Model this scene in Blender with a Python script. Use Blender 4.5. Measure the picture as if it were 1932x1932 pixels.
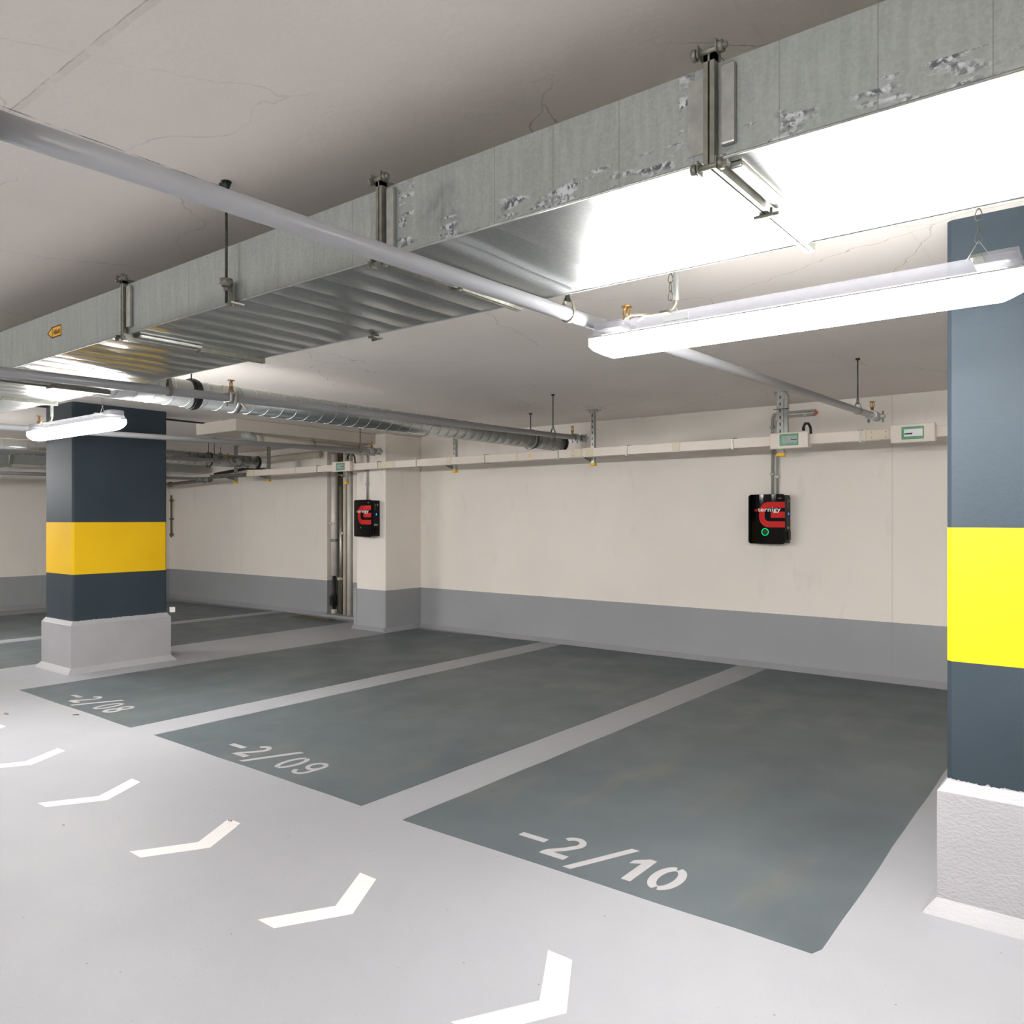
import bpy, bmesh, math, random
from mathutils import Vector, Matrix
random.seed(7)
for o in list(bpy.data.objects): bpy.data.objects.remove(o)
SC = bpy.context.scene
COL = SC.collection
PI = math.pi

# ------------------------------------------------------------ camera
F_PX, U0, HOR = 1490.0, 966.0, 979.0
YAW = math.atan2(1165, 1490)
cam_d = bpy.data.cameras.new('camera')
cam_d.sensor_width = 36; cam_d.sensor_fit = 'HORIZONTAL'
cam_d.lens = F_PX / 1932 * 36
cam_d.shift_y = (HOR - 966) / 1932
cam_d.clip_start = 0.02; cam_d.clip_end = 200
cam = bpy.data.objects.new('camera', cam_d); COL.objects.link(cam)
cam.location = (0, 0, 1.5); cam.rotation_euler = (PI / 2, 0, YAW)
SC.camera = cam
# ------------------------------------------------------------ world, exposure
w = bpy.data.worlds.new('world'); SC.world = w; w.use_nodes = True
w.node_tree.nodes['Background'].inputs[0].default_value = (0.5, 0.5, 0.5, 1)
w.node_tree.nodes['Background'].inputs[1].default_value = 0.02
SC.view_settings.view_transform = 'Standard'; SC.view_settings.look = 'None'
SC.view_settings.exposure = 1.65; SC.view_settings.gamma = 1
SC.view_settings.use_curve_mapping = False
LAMP_STRENGTH = 60.0

# ------------------------------------------------------------ materials
def lin(c):
    r = []
    for v in c:
        v /= 255.0
        r.append(v / 12.92 if v <= 0.04045 else ((v + 0.055) / 1.055) ** 2.4)
    return (*r, 1)

class NT:
    def __init__(s, name):
        s.m = bpy.data.materials.new(name); s.m.use_nodes = True
        s.t = s.m.node_tree; s.n = s.t.nodes; s.l = s.t.links
        s.b = s.n['Principled BSDF']
    def node(s, typ, **kw):
        n = s.n.new(typ)
        for k, v in kw.items():
            if hasattr(n, k): setattr(n, k, v)
        return n
    def setin(s, sock, v):
        if isinstance(v, bpy.types.NodeSocket): s.l.new(v, sock)
        elif v is not None: sock.default_value = v
    def math(s, op, a, b=None, c=None, clamp=False):
        n = s.n.new('ShaderNodeMath'); n.operation = op; n.use_clamp = clamp
        s.setin(n.inputs[0], a)
        if b is not None: s.setin(n.inputs[1], b)
        if c is not None: s.setin(n.inputs[2], c)
        return n.outputs[0]
    def mix(s, f, a, b):
        n = s.n.new('ShaderNodeMix'); n.data_type = 'RGBA'
        s.setin(n.inputs[0], f); s.setin(n.inputs[6], a); s.setin(n.inputs[7], b)
        return n.outputs[2]
    def pos(s):
        if not hasattr(s, '_p'):
            g = s.n.new('ShaderNodeNewGeometry'); s._p = g.outputs['Position']
            x = s.n.new('ShaderNodeSeparateXYZ'); s.l.new(s._p, x.inputs[0]); s._x = x.outputs
        return s._p
    def xyz(s): s.pos(); return s._x
    def noise(s, scale, detail=4, vec=None, rough=0.55, stretch=None):
        n = s.n.new('ShaderNodeTexNoise'); n.inputs['Scale'].default_value = scale
        n.inputs['Detail'].default_value = detail; n.inputs['Roughness'].default_value = rough
        v = vec if vec is not None else s.pos()
        if stretch:
            mp = s.n.new('ShaderNodeMapping'); s.l.new(v, mp.inputs[0]); mp.inputs['Scale'].default_value = stretch; v = mp.outputs[0]
        s.l.new(v, n.inputs['Vector']); return n.outputs[0]
    def ramp(s, f, lo, hi):
        n = s.n.new('ShaderNodeMapRange'); s.setin(n.inputs[0], f)
        n.inputs[1].default_value = lo; n.inputs[2].default_value = hi
        return n.outputs[0]
    def voro(s, scale, feature='F1', vec=None, rnd=1.0):
        n = s.n.new('ShaderNodeTexVoronoi'); n.feature = feature; n.inputs['Scale'].default_value = scale
        n.inputs['Randomness'].default_value = rnd
        s.l.new(vec if vec is not None else s.pos(), n.inputs['Vector']); return n
    def bump(s, h, strength=0.3, dist=0.01, prev=None):
        n = s.n.new('ShaderNodeBump'); n.inputs['Strength'].default_value = strength; n.inputs['Distance'].default_value = dist
        s.l.new(h, n.inputs['Height'])
        if prev is not None: s.l.new(prev, n.inputs['Normal'])
        return n.outputs[0]
    def done(s, col=None, rough=0.5, metal=0, normal=None, spec=None):
        if col is not None: s.setin(s.b.inputs['Base Color'], col)
        s.setin(s.b.inputs['Roughness'], rough); s.setin(s.b.inputs['Metallic'], metal)
        if spec is not None: s.b.inputs['Specular IOR Level'].default_value = spec
        if normal is not None: s.l.new(normal, s.b.inputs['Normal'])
        return s.m
    def specks(s, scale, size, prob):
        """sparse small dots: 1 inside a dot"""
        v = s.voro(scale); d = s.math('LESS_THAN', v.outputs['Distance'], size)
        sc = s.n.new('ShaderNodeSeparateColor'); s.l.new(v.outputs['Color'], sc.inputs[0])
        return s.math('MULTIPLY', d, s.math('LESS_THAN', sc.outputs[0], prob))

def simple(name, c, rough=0.5, metal=0.0, var=0.08, scale=12, bump=0.0, bscale=60, spec=None):
    t = NT(name); c1 = lin(c); c0 = tuple(x * (1 - var) for x in c1[:3]) + (1,); c2 = tuple(min(1, x * (1 + var)) for x in c1[:3]) + (1,)
    col = t.mix(t.ramp(t.noise(scale), 0.3, 0.7), c0, c2)
    nrm = t.bump(t.noise(bscale, 3), bump, 0.004) if bump else None
    return t.done(col, rough, metal, nrm, spec)

def plaster_bump(t, a=0.25):
    b1 = t.bump(t.noise(35, 5), a, 0.004)
    return t.bump(t.noise(220, 2), a * 0.6, 0.0015, b1)

def wall_material():
    t = NT('painted_concrete_wall'); x, y, z = t.xyz()[:3]
    n = t.ramp(t.noise(0.9, 4), 0.3, 0.7)
    cream = t.mix(n, lin((229, 222, 213)), lin((236, 229, 220)))
    grey = t.mix(n, lin((150, 152, 154)), lin((158, 160, 162)))
    edge = t.math('ADD', z, t.math('MULTIPLY', t.math('SUBTRACT', t.noise(30, 3), 0.5), 0.008))
    col = t.mix(t.math('GREATER_THAN', edge, 0.547), grey, cream)
    # formwork seams
    for c in (-1.72, -12.1):
        s = t.math('LESS_THAN', t.math('ABSOLUTE', t.math('SUBTRACT', x, c)), 0.004)
        col = t.mix(t.math('MULTIPLY', s, 0.25), col, lin((140, 130, 118)))
    dirt = t.specks(9, 0.025, 0.22)
    col = t.mix(t.math('MULTIPLY', dirt, 0.55), col, lin((90, 84, 76)))
    stain = t.ramp(t.noise(5, 5, stretch=(1, 1, 0.35)), 0.62, 0.8)
    col = t.mix(t.math('MULTIPLY', stain, 0.18), col, lin((150, 140, 124)))
    return t.done(col, 0.55, 0, plaster_bump(t, 0.22), 0.3)

def ceiling_material():
    t = NT('painted_concrete_ceiling'); x, y, z = t.xyz()[:3]
    n = t.ramp(t.noise(1.2, 4), 0.3, 0.7)
    col = t.mix(n, lin((224, 217, 210)), lin((231, 224, 217)))
    def seam(col, coord, c, wd, colr, amt, lim=None):
        jit = t.math('MULTIPLY', t.math('SUBTRACT', t.noise(8, 3), 0.5), 0.012)
        d = t.math('ABSOLUTE', t.math('SUBTRACT', t.math('ADD', coord, jit), c))
        m = t.math('LESS_THAN', d, wd)
        m = t.math('MULTIPLY', m, t.ramp(t.noise(14, 3), 0.35, 0.55))
        if lim is not None:
            for (cc, op, v) in lim: m = t.math('MULTIPLY', m, t.math(op, cc, v))
        return t.mix(t.math('MULTIPLY', m, amt), col, colr)
    col = seam(col, y, 4.40, 0.010, lin((236, 228, 218)), 0.6)
    col = seam(col, y, 6.15, 0.010, lin((232, 224, 212)), 0.6)
    col = seam(col, y, 0.885, 0.008, lin((214, 206, 198)), 0.7)
    col = seam(col, y, 0.873, 0.0025, lin((150, 142, 134)), 0.5)
    col = seam(col, x, -2.455, 0.004, lin((105, 96, 84)), 0.75, [(y, 'LESS_THAN', 1.9)])
    col = seam(col, x, -2.475, 0.006, lin((205, 198, 190)), 0.6, [(y, 'LESS_THAN', 2.2)])
    col = seam(col, x, -0.685, 0.006, lin((220, 212, 200)), 0.6)
    # hairline cracks: warped cell borders, kept only in patches
    wv = t.n.new('ShaderNodeTexNoise'); wv.inputs['Scale'].default_value = 3.0; wv.inputs['Detail'].default_value = 6
    t.l.new(t.pos(), wv.inputs['Vector'])
    va = t.n.new('ShaderNodeVectorMath'); va.operation = 'MULTIPLY_ADD'
    t.l.new(wv.outputs['Color'], va.inputs[0]); va.inputs[1].default_value = (0.3, 0.3, 0.3); t.l.new(t.pos(), va.inputs[2])
    v = t.voro(0.9, 'DISTANCE_TO_EDGE', va.outputs[0])
    cr = t.math('LESS_THAN', v.outputs['Distance'], 0.0022)
    cr = t.math('MULTIPLY', cr, t.ramp(t.noise(0.9, 2), 0.44, 0.54))
    col = t.mix(t.math('MULTIPLY', cr, 0.40), col, lin((112, 104, 95)))
    col = t.mix(t.math('MULTIPLY', t.specks(7, 0.02, 0.3), 0.5), col, lin((110, 102, 92)))
    return t.done(col, 0.6, 0, plaster_bump(t, 0.25), 0.25)

def floor_light_material():
    t = NT('light_grey_floor_coating')
    n = t.ramp(t.noise(0.8, 5), 0.3, 0.7)
    col = t.mix(n, lin((147, 148, 151)), lin((155, 155, 158)))
    col = t.mix(t.math('MULTIPLY', t.ramp(t.noise(2.3, 6), 0.62, 0.78), 0.15), col, lin((150, 148, 146)))
    col = t.mix(t.math('MULTIPLY', t.specks(14, 0.055, 0.22), 0.65), col, lin((96, 92, 88)))
    col = t.mix(t.math('MULTIPLY', t.specks(45, 0.09, 0.10), 0.55), col, lin((120, 116, 112)))
    r = t.ramp(t.noise(3, 3), 0.2, 0.8)
    ro = t.math('MULTIPLY_ADD', r, 0.10, 0.42)
    nr = t.bump(t.noise(230, 3), 0.7, 0.002); nr = t.bump(t.noise(25, 2), 0.08, 0.004, nr)
    return t.done(col, ro, 0, nr, 0.42)

def bay_material():
    t = NT('dark_grey_bay_paint')
    n = t.ramp(t.noise(1.1, 6), 0.3, 0.7)
    col = t.mix(n, lin((76, 85, 89)), lin((92, 99, 101)))
    st = t.ramp(t.noise(1.5, 6, stretch=(2.5, 0.7, 1)), 0.55, 0.78)
    col = t.mix(t.math('MULTIPLY', st, 0.6), col, lin((108, 106, 97)))
    dk = t.ramp(t.noise(0.9, 5, stretch=(1.6, 1, 1)), 0.52, 0.75)
    col = t.mix(t.math('MULTIPLY', dk, 0.55), col, lin((62, 67, 69)))
    col = t.mix(t.math('MULTIPLY', t.specks(30, 0.05, 0.1), 0.5), col, lin((160, 160, 156)))
    nr = t.bump(t.noise(300, 3), 0.22, 0.0014)
    return t.done(col, t.math('MULTIPLY_ADD', t.noise(2.5, 4), 0.25, 0.33), 0, nr, 0.45)

def column_material():
    t = NT('banded_column_paint'); x, y, z = t.xyz()[:3]
    n = t.ramp(t.noise(2, 4), 0.3, 0.7)
    slate = t.mix(n, lin((43, 53, 60)), lin((49, 59, 66)))
    yel = t.mix(n, lin((211, 168, 12)), lin((217, 174, 16)))
    m = t.math('MULTIPLY', t.math('GREATER_THAN', z, 0.957), t.math('LESS_THAN', z, 1.467))
    col = t.mix(m, slate, yel)
    rag = t.math('ADD', z, t.math('MULTIPLY', t.math('SUBTRACT', t.noise(55, 4), 0.5), 0.03))
    col = t.mix(t.math('LESS_THAN', rag, 0.505), col, lin((160, 158, 160)))
    pits = t.specks(16, 0.035, 0.25)
    col = t.mix(t.math('MULTIPLY', pits, 0.55), col, lin((40, 44, 46)))
    nr = t.bump(t.math('MULTIPLY', pits, -1.0), 0.6, 0.004, plaster_bump(t, 0.28))
    return t.done(col, 0.6, 0, nr, 0.25)

def plinth_material():
    t = NT('light_grey_plinth_paint')
    n = t.ramp(t.noise(3, 4), 0.3, 0.7)
    col = t.mix(n, lin((152, 151, 153)), lin((160, 158, 160)))
    nr = t.bump(t.noise(60, 5, stretch=(1, 1, 1.6)), 0.6, 0.006)
    return t.done(col, 0.5, 0, nr, 0.4)

def duct_material(name, base=(0.56, 0.575, 0.565), ribs=True, side=False):
    """galvanised sheet: spangle, scuffs, two gloss lobes"""
    t = NT(name); x, y, z = t.xyz()[:3]
    sp = t.voro(170); sc = t.n.new('ShaderNodeSeparateColor'); t.l.new(sp.outputs['Color'], sc.inputs[0])
    k = tuple(base) + (1,); kd = tuple(v * 0.86 for v in base) + (1,)
    col = t.mix(sc.outputs[0], kd, k)
    cloud = t.ramp(t.noise(2.2, 6), 0.42, 0.75)
    col = t.mix(t.math('MULTIPLY', cloud, 0.35), col, (base[0] * .72, base[1] * .76, base[2] * .76, 1))
    ns = t.bump(t.noise(7, 3), 0.10, 0.01)
    if side:
        # smeared sealant along the lower edge and beside the flange, with its own outline
        sm = t.ramp(t.noise(22, 6, stretch=(0.5, 1, 2)), 0.50, 0.60)
        zone = t.math('MULTIPLY', t.math('LESS_THAN', z, 2.300), t.math('GREATER_THAN', x, -1.62))
        zone = t.math('MULTIPLY', zone, t.ramp(t.noise(4.0, 3), 0.40, 0.50))
        z2 = t.math('LESS_THAN', t.math('ABSOLUTE', t.math('SUBTRACT', x, -1.575)), 0.03)
        z3 = t.math('LESS_THAN', t.math('ABSOLUTE', t.math('SUBTRACT', x, -0.735)), 0.018)
        zone = t.math('MAXIMUM', zone, t.math('MAXIMUM', z2, z3))
        m = t.math('MULTIPLY', sm, zone)
        bl = t.math('ADD', t.math('POWER', t.math('MULTIPLY', t.math('ADD', x, 1.44), 1.0), 2.0), t.math('POWER', t.math('MULTIPLY', t.math('SUBTRACT', z, 2.325), 1.4), 2.0))
        blot = t.math('MULTIPLY', t.ramp(t.math('SQRT', bl), 0.11, 0.04), t.ramp(t.noise(12, 4), 0.35, 0.55))
        col = t.mix(t.math('MULTIPLY', blot, 0.55), col, (0.10, 0.11, 0.115, 1))
        grn = t.ramp(t.noise(60, 4, stretch=(1, 1, .15)), 0.4, 0.65)
        col = t.mix(t.math('MULTIPLY', grn, 0.25), col, tuple(v * 1.35 for v in base) + (1,))
        fine = t.ramp(t.noise(90, 3), 0.45, 0.55)
        col = t.mix(t.math('MULTIPLY', m, 0.8), col, t.mix(fine, (0.06, 0.07, 0.09, 1), (0.62, 0.64, 0.68, 1)))
        # fold lines across the sheet
        fr = t.math('PINGPONG', x, 0.09)
        ln = t.math('LESS_THAN', fr, 0.0012)
        col = t.mix(t.math('MULTIPLY', ln, 0.45), col, (0.12, 0.13, 0.13, 1))
        ns = t.bump(ln, 0.3, 0.002, ns)
        rough = t.math('MULTIPLY_ADD', cloud, 0.1, 0.5)
    else:
        rough = 0.13
    if ribs:
        xx = t.math('FLOORED_MODULO', t.math('ADD', x, t.math('MULTIPLY', t.noise(1.3, 1), 0.12)), 0.27)
        saw = t.math('MULTIPLY', t.math('ABSOLUTE', t.math('SUBTRACT', xx, 0.135)), 1.0)
        lim = t.math('SINE', t.math('MULTIPLY', saw, 23.0))
        ns = t.bump(lim, 0.5, 0.005, ns)
        scr = t.ramp(t.noise(16, 6, stretch=(1, .25, 1)), 0.60, 0.72)
        col = t.mix(t.math('MULTIPLY', scr, 0.25), col, (0.8, 0.82, 0.82, 1))
    t.done(col, rough, 1.0, ns)
    if not side:
        b2 = t.n.new('ShaderNodeBsdfPrincipled'); t.setin(b2.inputs['Base Color'], col)
        b2.inputs['Metallic'].default_value = 1.0; b2.inputs['Roughness'].default_value = 0.42
        t.l.new(ns, b2.inputs['Normal'])
        mx = t.n.new('ShaderNodeMixShader'); mx.inputs[0].default_value = 0.4
        t.l.new(t.b.outputs[0], mx.inputs[1]); t.l.new(b2.outputs[0], mx.inputs[2])
        t.l.new(mx.outputs[0], t.n['Material Output'].inputs['Surface'])
    else:
        # weathered zinc skin: mostly dull
        b2 = t.n.new('ShaderNodeBsdfPrincipled'); t.setin(b2.inputs['Base Color'], col)
        b2.inputs['Roughness'].default_value = 0.6; t.l.new(ns, b2.inputs['Normal'])
        mx = t.n.new('ShaderNodeMixShader'); mx.inputs[0].default_value = 0.45
        t.l.new(t.b.outputs[0], mx.inputs[1]); t.l.new(b2.outputs[0], mx.inputs[2])
        t.l.new(mx.outputs[0], t.n['Material Output'].inputs['Surface'])
    return t.m

def emit(name, c, s):
    m = bpy.data.materials.new(name); m.use_nodes = True; n = m.node_tree.nodes; n.remove(n['Principled BSDF'])
    e = n.new('ShaderNodeEmission'); e.inputs[0].default_value = c; e.inputs[1].default_value = s
    m.node_tree.links.new(e.outputs[0], n['Material Output'].inputs[0]); return m

def glassy(name, c, rough=0.08, glow=0.0, alpha=0.55):
    t = NT(name); t.done(lin(c), rough, 0)
    t.b.inputs['Emission Color'].default_value = (1, 0.98, 0.97, 1); t.b.inputs['Emission Strength'].default_value = glow
    t.b.inputs['Alpha'].default_value = alpha
    return t.m

M = dict(
    wall=wall_material(), ceiling=ceiling_material(), floor=floor_light_material(), bay=bay_material(),
    column=column_material(), plinth=plinth_material(),
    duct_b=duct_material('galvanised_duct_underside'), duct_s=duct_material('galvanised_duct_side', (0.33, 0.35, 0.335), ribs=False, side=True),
    spiral=duct_material('galvanised_spiral_duct', (0.50, 0.52, 0.51), ribs=False),
    galv=simple('galvanised_steel', (168, 170, 166), 0.38, 0.9, 0.15, 30),
    galv_dull=simple('dull_zinc', (126, 126, 116), 0.5, 0.6, 0.2, 40),
    rod=simple('rusty_threaded_rod', (66, 66, 60), 0.6, 0.5, 0.35, 50),
    dark=simple('dark_metal', (46, 50, 48), 0.5, 0.5, 0.2, 40),
    rubber=simple('black_rubber', (24, 25, 26), 0.6, 0, 0.1),
    pipe=simple('grey_painted_pipe', (146, 147, 150), 0.28, 0.0, 0.04, 6, spec=0.6),
    brass=simple('brass', (176, 128, 60), 0.3, 0.9, 0.15, 40),
    white_mark=simple('white_marking_film', (218, 215, 212), 0.45, 0, 0.03, 4, 0.1, 200),
    number=simple('grey_number_paint', (164, 162, 163), 0.45, 0, 0.04, 10, 0.15, 250),
    cream=simple('cream_plastic', (222, 211, 199), 0.35, 0, 0.02, 5),
    cream2=simple('ivory_plastic', (214, 202, 180), 0.4, 0, 0.03, 5),
    cable=simple('beige_cable_sheath', (196, 186, 166), 0.45, 0, 0.05),
    yellow=simple('yellow_plastic_cap', (236, 184, 10), 0.4, 0, 0.04),
    orange=simple('orange_plastic', (208, 92, 40), 0.5, 0, 0.05),
    black=simple('gloss_black_plastic', (3, 4, 5), 0.06, 0, 0.1, 5, spec=0.14),
    black_m=simple('satin_black_plastic', (13, 15, 16), 0.4, 0, 0.1, 5, spec=0.25),
    red=simple('red_decal', (200, 28, 24), 0.5, 0, 0.03, 5, spec=0.2),
    white_p=simple('white_decal', (225, 228, 228), 0.4, 0, 0.02, 5),
    green=simple('green_tinted_window', (96, 160, 122), 0.12, 0, 0.15, 20),
    green2=simple('pale_breaker_strip', (150, 168, 160), 0.25, 0, 0.15, 60),
    conduit=simple('grey_conduit', (164, 166, 160), 0.4, 0.1, 0.06, 8),
    drain=simple('beige_painted_pipe', (196, 188, 172), 0.5, 0, 0.06, 6, 0.1, 30),
    insul=simple('foil_wrapped_pipe', (222, 216, 208), 0.4, 0.1, 0.08, 9, 0.25, 18),
    slot=simple('dark_slot', (30, 30, 28), 0.8, 0, 0.1),
    grate=simple('rusty_grate', (112, 100, 80), 0.7, 0.2, 0.25, 60),
    leaf=simple('brown_leaf', (140, 92, 58), 0.7, 0, 0.2, 60),
    beam=simple('painted_concrete_panel', (196, 188, 176), 0.6, 0, 0.04, 3, 0.3, 40),
    niche=simple('dark_niche_plaster', (120, 112, 96), 0.8, 0, 0.3, 6, 0.5, 30),  # darker, uneven tone for the niche back
    glow=emit('glowing_diffuser', (1.0, 0.985, 0.975, 1), LAMP_STRENGTH),
    housing=glassy('clear_lamp_housing', (128, 128, 134), 0.15, 0.03, 0.5), tray=emit('added_upward_glow', (1.0, 0.985, 0.975, 1), LAMP_STRENGTH * 0.10),  # second entry: emission for the added plate that lights the ceiling
    led_g=emit('green_led', (0.0, 1.0, 0.22, 1), 0.32), led_b=emit('blue_led', (0.06, 0.25, 1.0, 1), 0.5),
    sticker=simple('yellow_sticker', (232, 172, 8), 0.4, 0, 0.03), ink=simple('black_ink', (24, 20, 14), 0.5, 0, 0.02),
)

# ------------------------------------------------------------ mesh builder
class MB:
    def __init__(s): s.v = []; s.f = []; s.smooth = []
    def add(s, vs, fs, smooth=False):
        b = len(s.v); s.v += [tuple(p) for p in vs]; s.f += [tuple(i + b for i in f) for f in fs]; s.smooth += [smooth] * len(fs); return s
    def box(s, x0, x1, y0, y1, z0, z1):
        x0, x1 = min(x0, x1), max(x0, x1); y0, y1 = min(y0, y1), max(y0, y1); z0, z1 = min(z0, z1), max(z0, z1)
        v = [(x0, y0, z0), (x1, y0, z0), (x1, y1, z0), (x0, y1, z0), (x0, y0, z1), (x1, y0, z1), (x1, y1, z1), (x0, y1, z1)]
        return s.add(v, [(0, 3, 2, 1), (4, 5, 6, 7), (0, 1, 5, 4), (1, 2, 6, 5), (2, 3, 7, 6), (3, 0, 4, 7)])
    def cbox(s, x0, x1, y0, y1, z0, z1, c):
        """box with all edges chamfered by c"""
        bm = bmesh.new(); r = bmesh.ops.create_cube(bm, size=1)
        for v in bm.verts:
            v.co = ((x0 + x1) / 2 + v.co.x * abs(x1 - x0), (y0 + y1) / 2 + v.co.y * abs(y1 - y0), (z0 + z1) / 2 + v.co.z * abs(z1 - z0))
        bmesh.ops.bevel(bm, geom=bm.edges[:], offset=c, segments=2, affect='EDGES', profile=0.6)
        bm.verts.index_update()
        s.add([v.co[:] for v in bm.verts], [tuple(v.index for v in f.verts) for f in bm.faces]); bm.free(); return s
    def tube(s, pts, r, n=16, caps=True, radii=None):
        pts = [Vector(p) for p in pts]; rings = []
        up = None
        for i, p in enumerate(pts):
            if i == 0: d = pts[1] - p
            elif i == len(pts) - 1: d = p - pts[-2]
            else: d = (pts[i + 1] - p).normalized() + (p - pts[i - 1]).normalized()
            d = d.normalized()
            if up is None:
                up = Vector((0, 0, 1)) if abs(d.z) < 0.9 else Vector((1, 0, 0))
            a = d.cross(up).normalized(); bb = a.cross(d).normalized(); up = bb
            rr = radii[i] if radii else r
            rings.append([p + a * (rr * math.cos(2 * PI * k / n)) + bb * (rr * math.sin(2 * PI * k / n)) for k in range(n)])
        vs = [q for R in rings for q in R]; fs = []
        for i in range(len(rings) - 1):
            for k in range(n):
                k2 = (k + 1) % n; fs.append((i * n + k, i * n + k2, (i + 1) * n + k2, (i + 1) * n + k))
        s.add(vs, fs, True)
        if caps:
            b = len(s.v) - len(vs)
            s.f.append(tuple(b + k for k in range(n))[::-1]); s.f.append(tuple(b + (len(rings) - 1) * n + k for k in range(n))); s.smooth += [False, False]
        return s
    def prism(s, poly, axis, a, b_):
        """extrude 2-D polygon; axis 'z': (x,y), 'y': (x,z), 'x': (y,z)"""
        def P(u, v, t): return {'z': (u, v, t), 'y': (u, t, v), 'x': (t, u, v)}[axis]
        n = len(poly); vs = [P(u, v, a) for u, v in poly] + [P(u, v, b_) for u, v in poly]
        fs = [tuple(range(n)), tuple(range(2 * n - 1, n - 1, -1))] + [(i, n + i, n + (i + 1) % n, (i + 1) % n) for i in range(n)]
        return s.add(vs, fs)
    def ribbon(s, pts, wd, z0, z1, closed=False, fn=None):
        """flat stroke of width wd along 2-D pts, thickness z0..z1"""
        n = len(pts); L = []; R = []
        for i in range(n):
            p = Vector(pts[i])
            pp = Vector(pts[(i - 1) % n]) if (i > 0 or closed) else None
            pn = Vector(pts[(i + 1) % n]) if (i < n - 1 or closed) else None
            if pp is None: d = (pn - p).normalized(); m = 1
            elif pn is None: d = (p - pp).normalized(); m = 1
            else:
                d1 = (p - pp).normalized(); d2 = (pn - p).normalized(); d = (d1 + d2).normalized(); m = 1 / max(0.35, d.dot(d1))
            q = Vector((-d.y, d.x)) * (wd / 2 * m); L.append(p + q); R.append(p - q)
        fn = fn or (lambda x, y, z: (x, y, z)); vs = []
        for i in range(n):
            vs += [fn(L[i].x, L[i].y, z0), fn(R[i].x, R[i].y, z0), fn(R[i].x, R[i].y, z1), fn(L[i].x, L[i].y, z1)]
        fs = []
        for i in range(n if closed else n - 1):
            a = i * 4; b = ((i + 1) % n) * 4
            for k in range(4): fs.append((a + k, a + (k + 1) % 4, b + (k + 1) % 4, b + k))
        if not closed: fs += [(0, 3, 2, 1), tuple((n - 1) * 4 + k for k in range(4))]
        return s.add(vs, fs)

ORG = {}
def link(o, parent=None):
    COL.objects.link(o)
    if parent is not None: o.parent = parent
    return o
def part(name, mb, mat, parent=None, label=None, bevel=None):
    off = Vector((0, 0, 0)); p = parent
    if p is not None: off = Vector(ORG.get(p.name, (0, 0, 0)))
    me = bpy.data.meshes.new(name)
    me.from_pydata([(Vector(v) - off)[:] for v in mb.v], [], mb.f)
    for i, pl in enumerate(me.polygons): pl.use_smooth = mb.smooth[i]
    bm = bmesh.new(); bm.from_mesh(me); bmesh.ops.recalc_face_normals(bm, faces=bm.faces); bm.to_mesh(me); bm.free()
    me.materials.append(mat)
    o = bpy.data.objects.new(name, me); link(o, parent)
    ORG[o.name] = tuple(off)
    if label: o['label'] = label
    if bevel:
        b = o.modifiers.new('bevel', 'BEVEL'); b.width = bevel; b.segments = 2; b.limit_method = 'ANGLE'
    return o
def thing(name, label, cat, loc=(0, 0, 0), group=None):
    o = bpy.data.objects.new(name, None); link(o); o.location = loc; o.empty_display_size = 0.1
    o['label'] = label; o['category'] = cat
    if group: o['group'] = group
    ORG[o.name] = tuple(loc); return o
def tagged(name, mb, mat, label, cat, group=None, loc=(0, 0, 0), bevel=None, kind=None):
    """a thing that is one mesh, origin at loc"""
    mb2 = MB(); mb2.v = [(Vector(v) - Vector(loc))[:] for v in mb.v]; mb2.f = mb.f; mb2.smooth = mb.smooth
    o = part(name, mb2, mat, None, None, bevel); o.location = loc
    o['label'] = label; o['category'] = cat
    if group: o['group'] = group
    if kind: o['kind'] = kind
    return o
def struct(name, mb, mat, bevel=None):
    o = part(name, mb, mat, None, None, bevel); o['kind'] = 'structure'; return o
def dup(root, loc, label=None, group=None):
    r = root.copy(); COL.objects.link(r); r.location = loc
    if label: r['label'] = label
    if group: r['group'] = group
    for ch in list(root.children):
        c = ch.copy(); COL.objects.link(c); c.parent = r
        for g in list(ch.children):
            d = g.copy(); COL.objects.link(d); d.parent = c
    return r
def text_mesh(body, size, offset=0.0, spacing=1.0):
    cu = bpy.data.curves.new('lettering', 'FONT'); cu.body = body; cu.size = size; cu.offset = offset; cu.space_character = spacing
    cu.resolution_u = 3
    o = bpy.data.objects.new('lettering', cu); COL.objects.link(o)
    dg = bpy.context.evaluated_depsgraph_get(); e = o.evaluated_get(dg); me = e.to_mesh()
    vs = [v.co.copy() for v in me.vertices]; fs = [tuple(p.vertices) for p in me.polygons]
    e.to_mesh_clear(); bpy.data.objects.remove(o); bpy.data.curves.remove(cu)
    return vs, fs
def arc(cx, cy, rx, ry, a0, a1, n=12):
    return [(cx + rx * math.cos(math.radians(a0 + (a1 - a0) * i / n)), cy + ry * math.sin(math.radians(a0 + (a1 - a0) * i / n))) for i in range(n + 1)]

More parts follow.
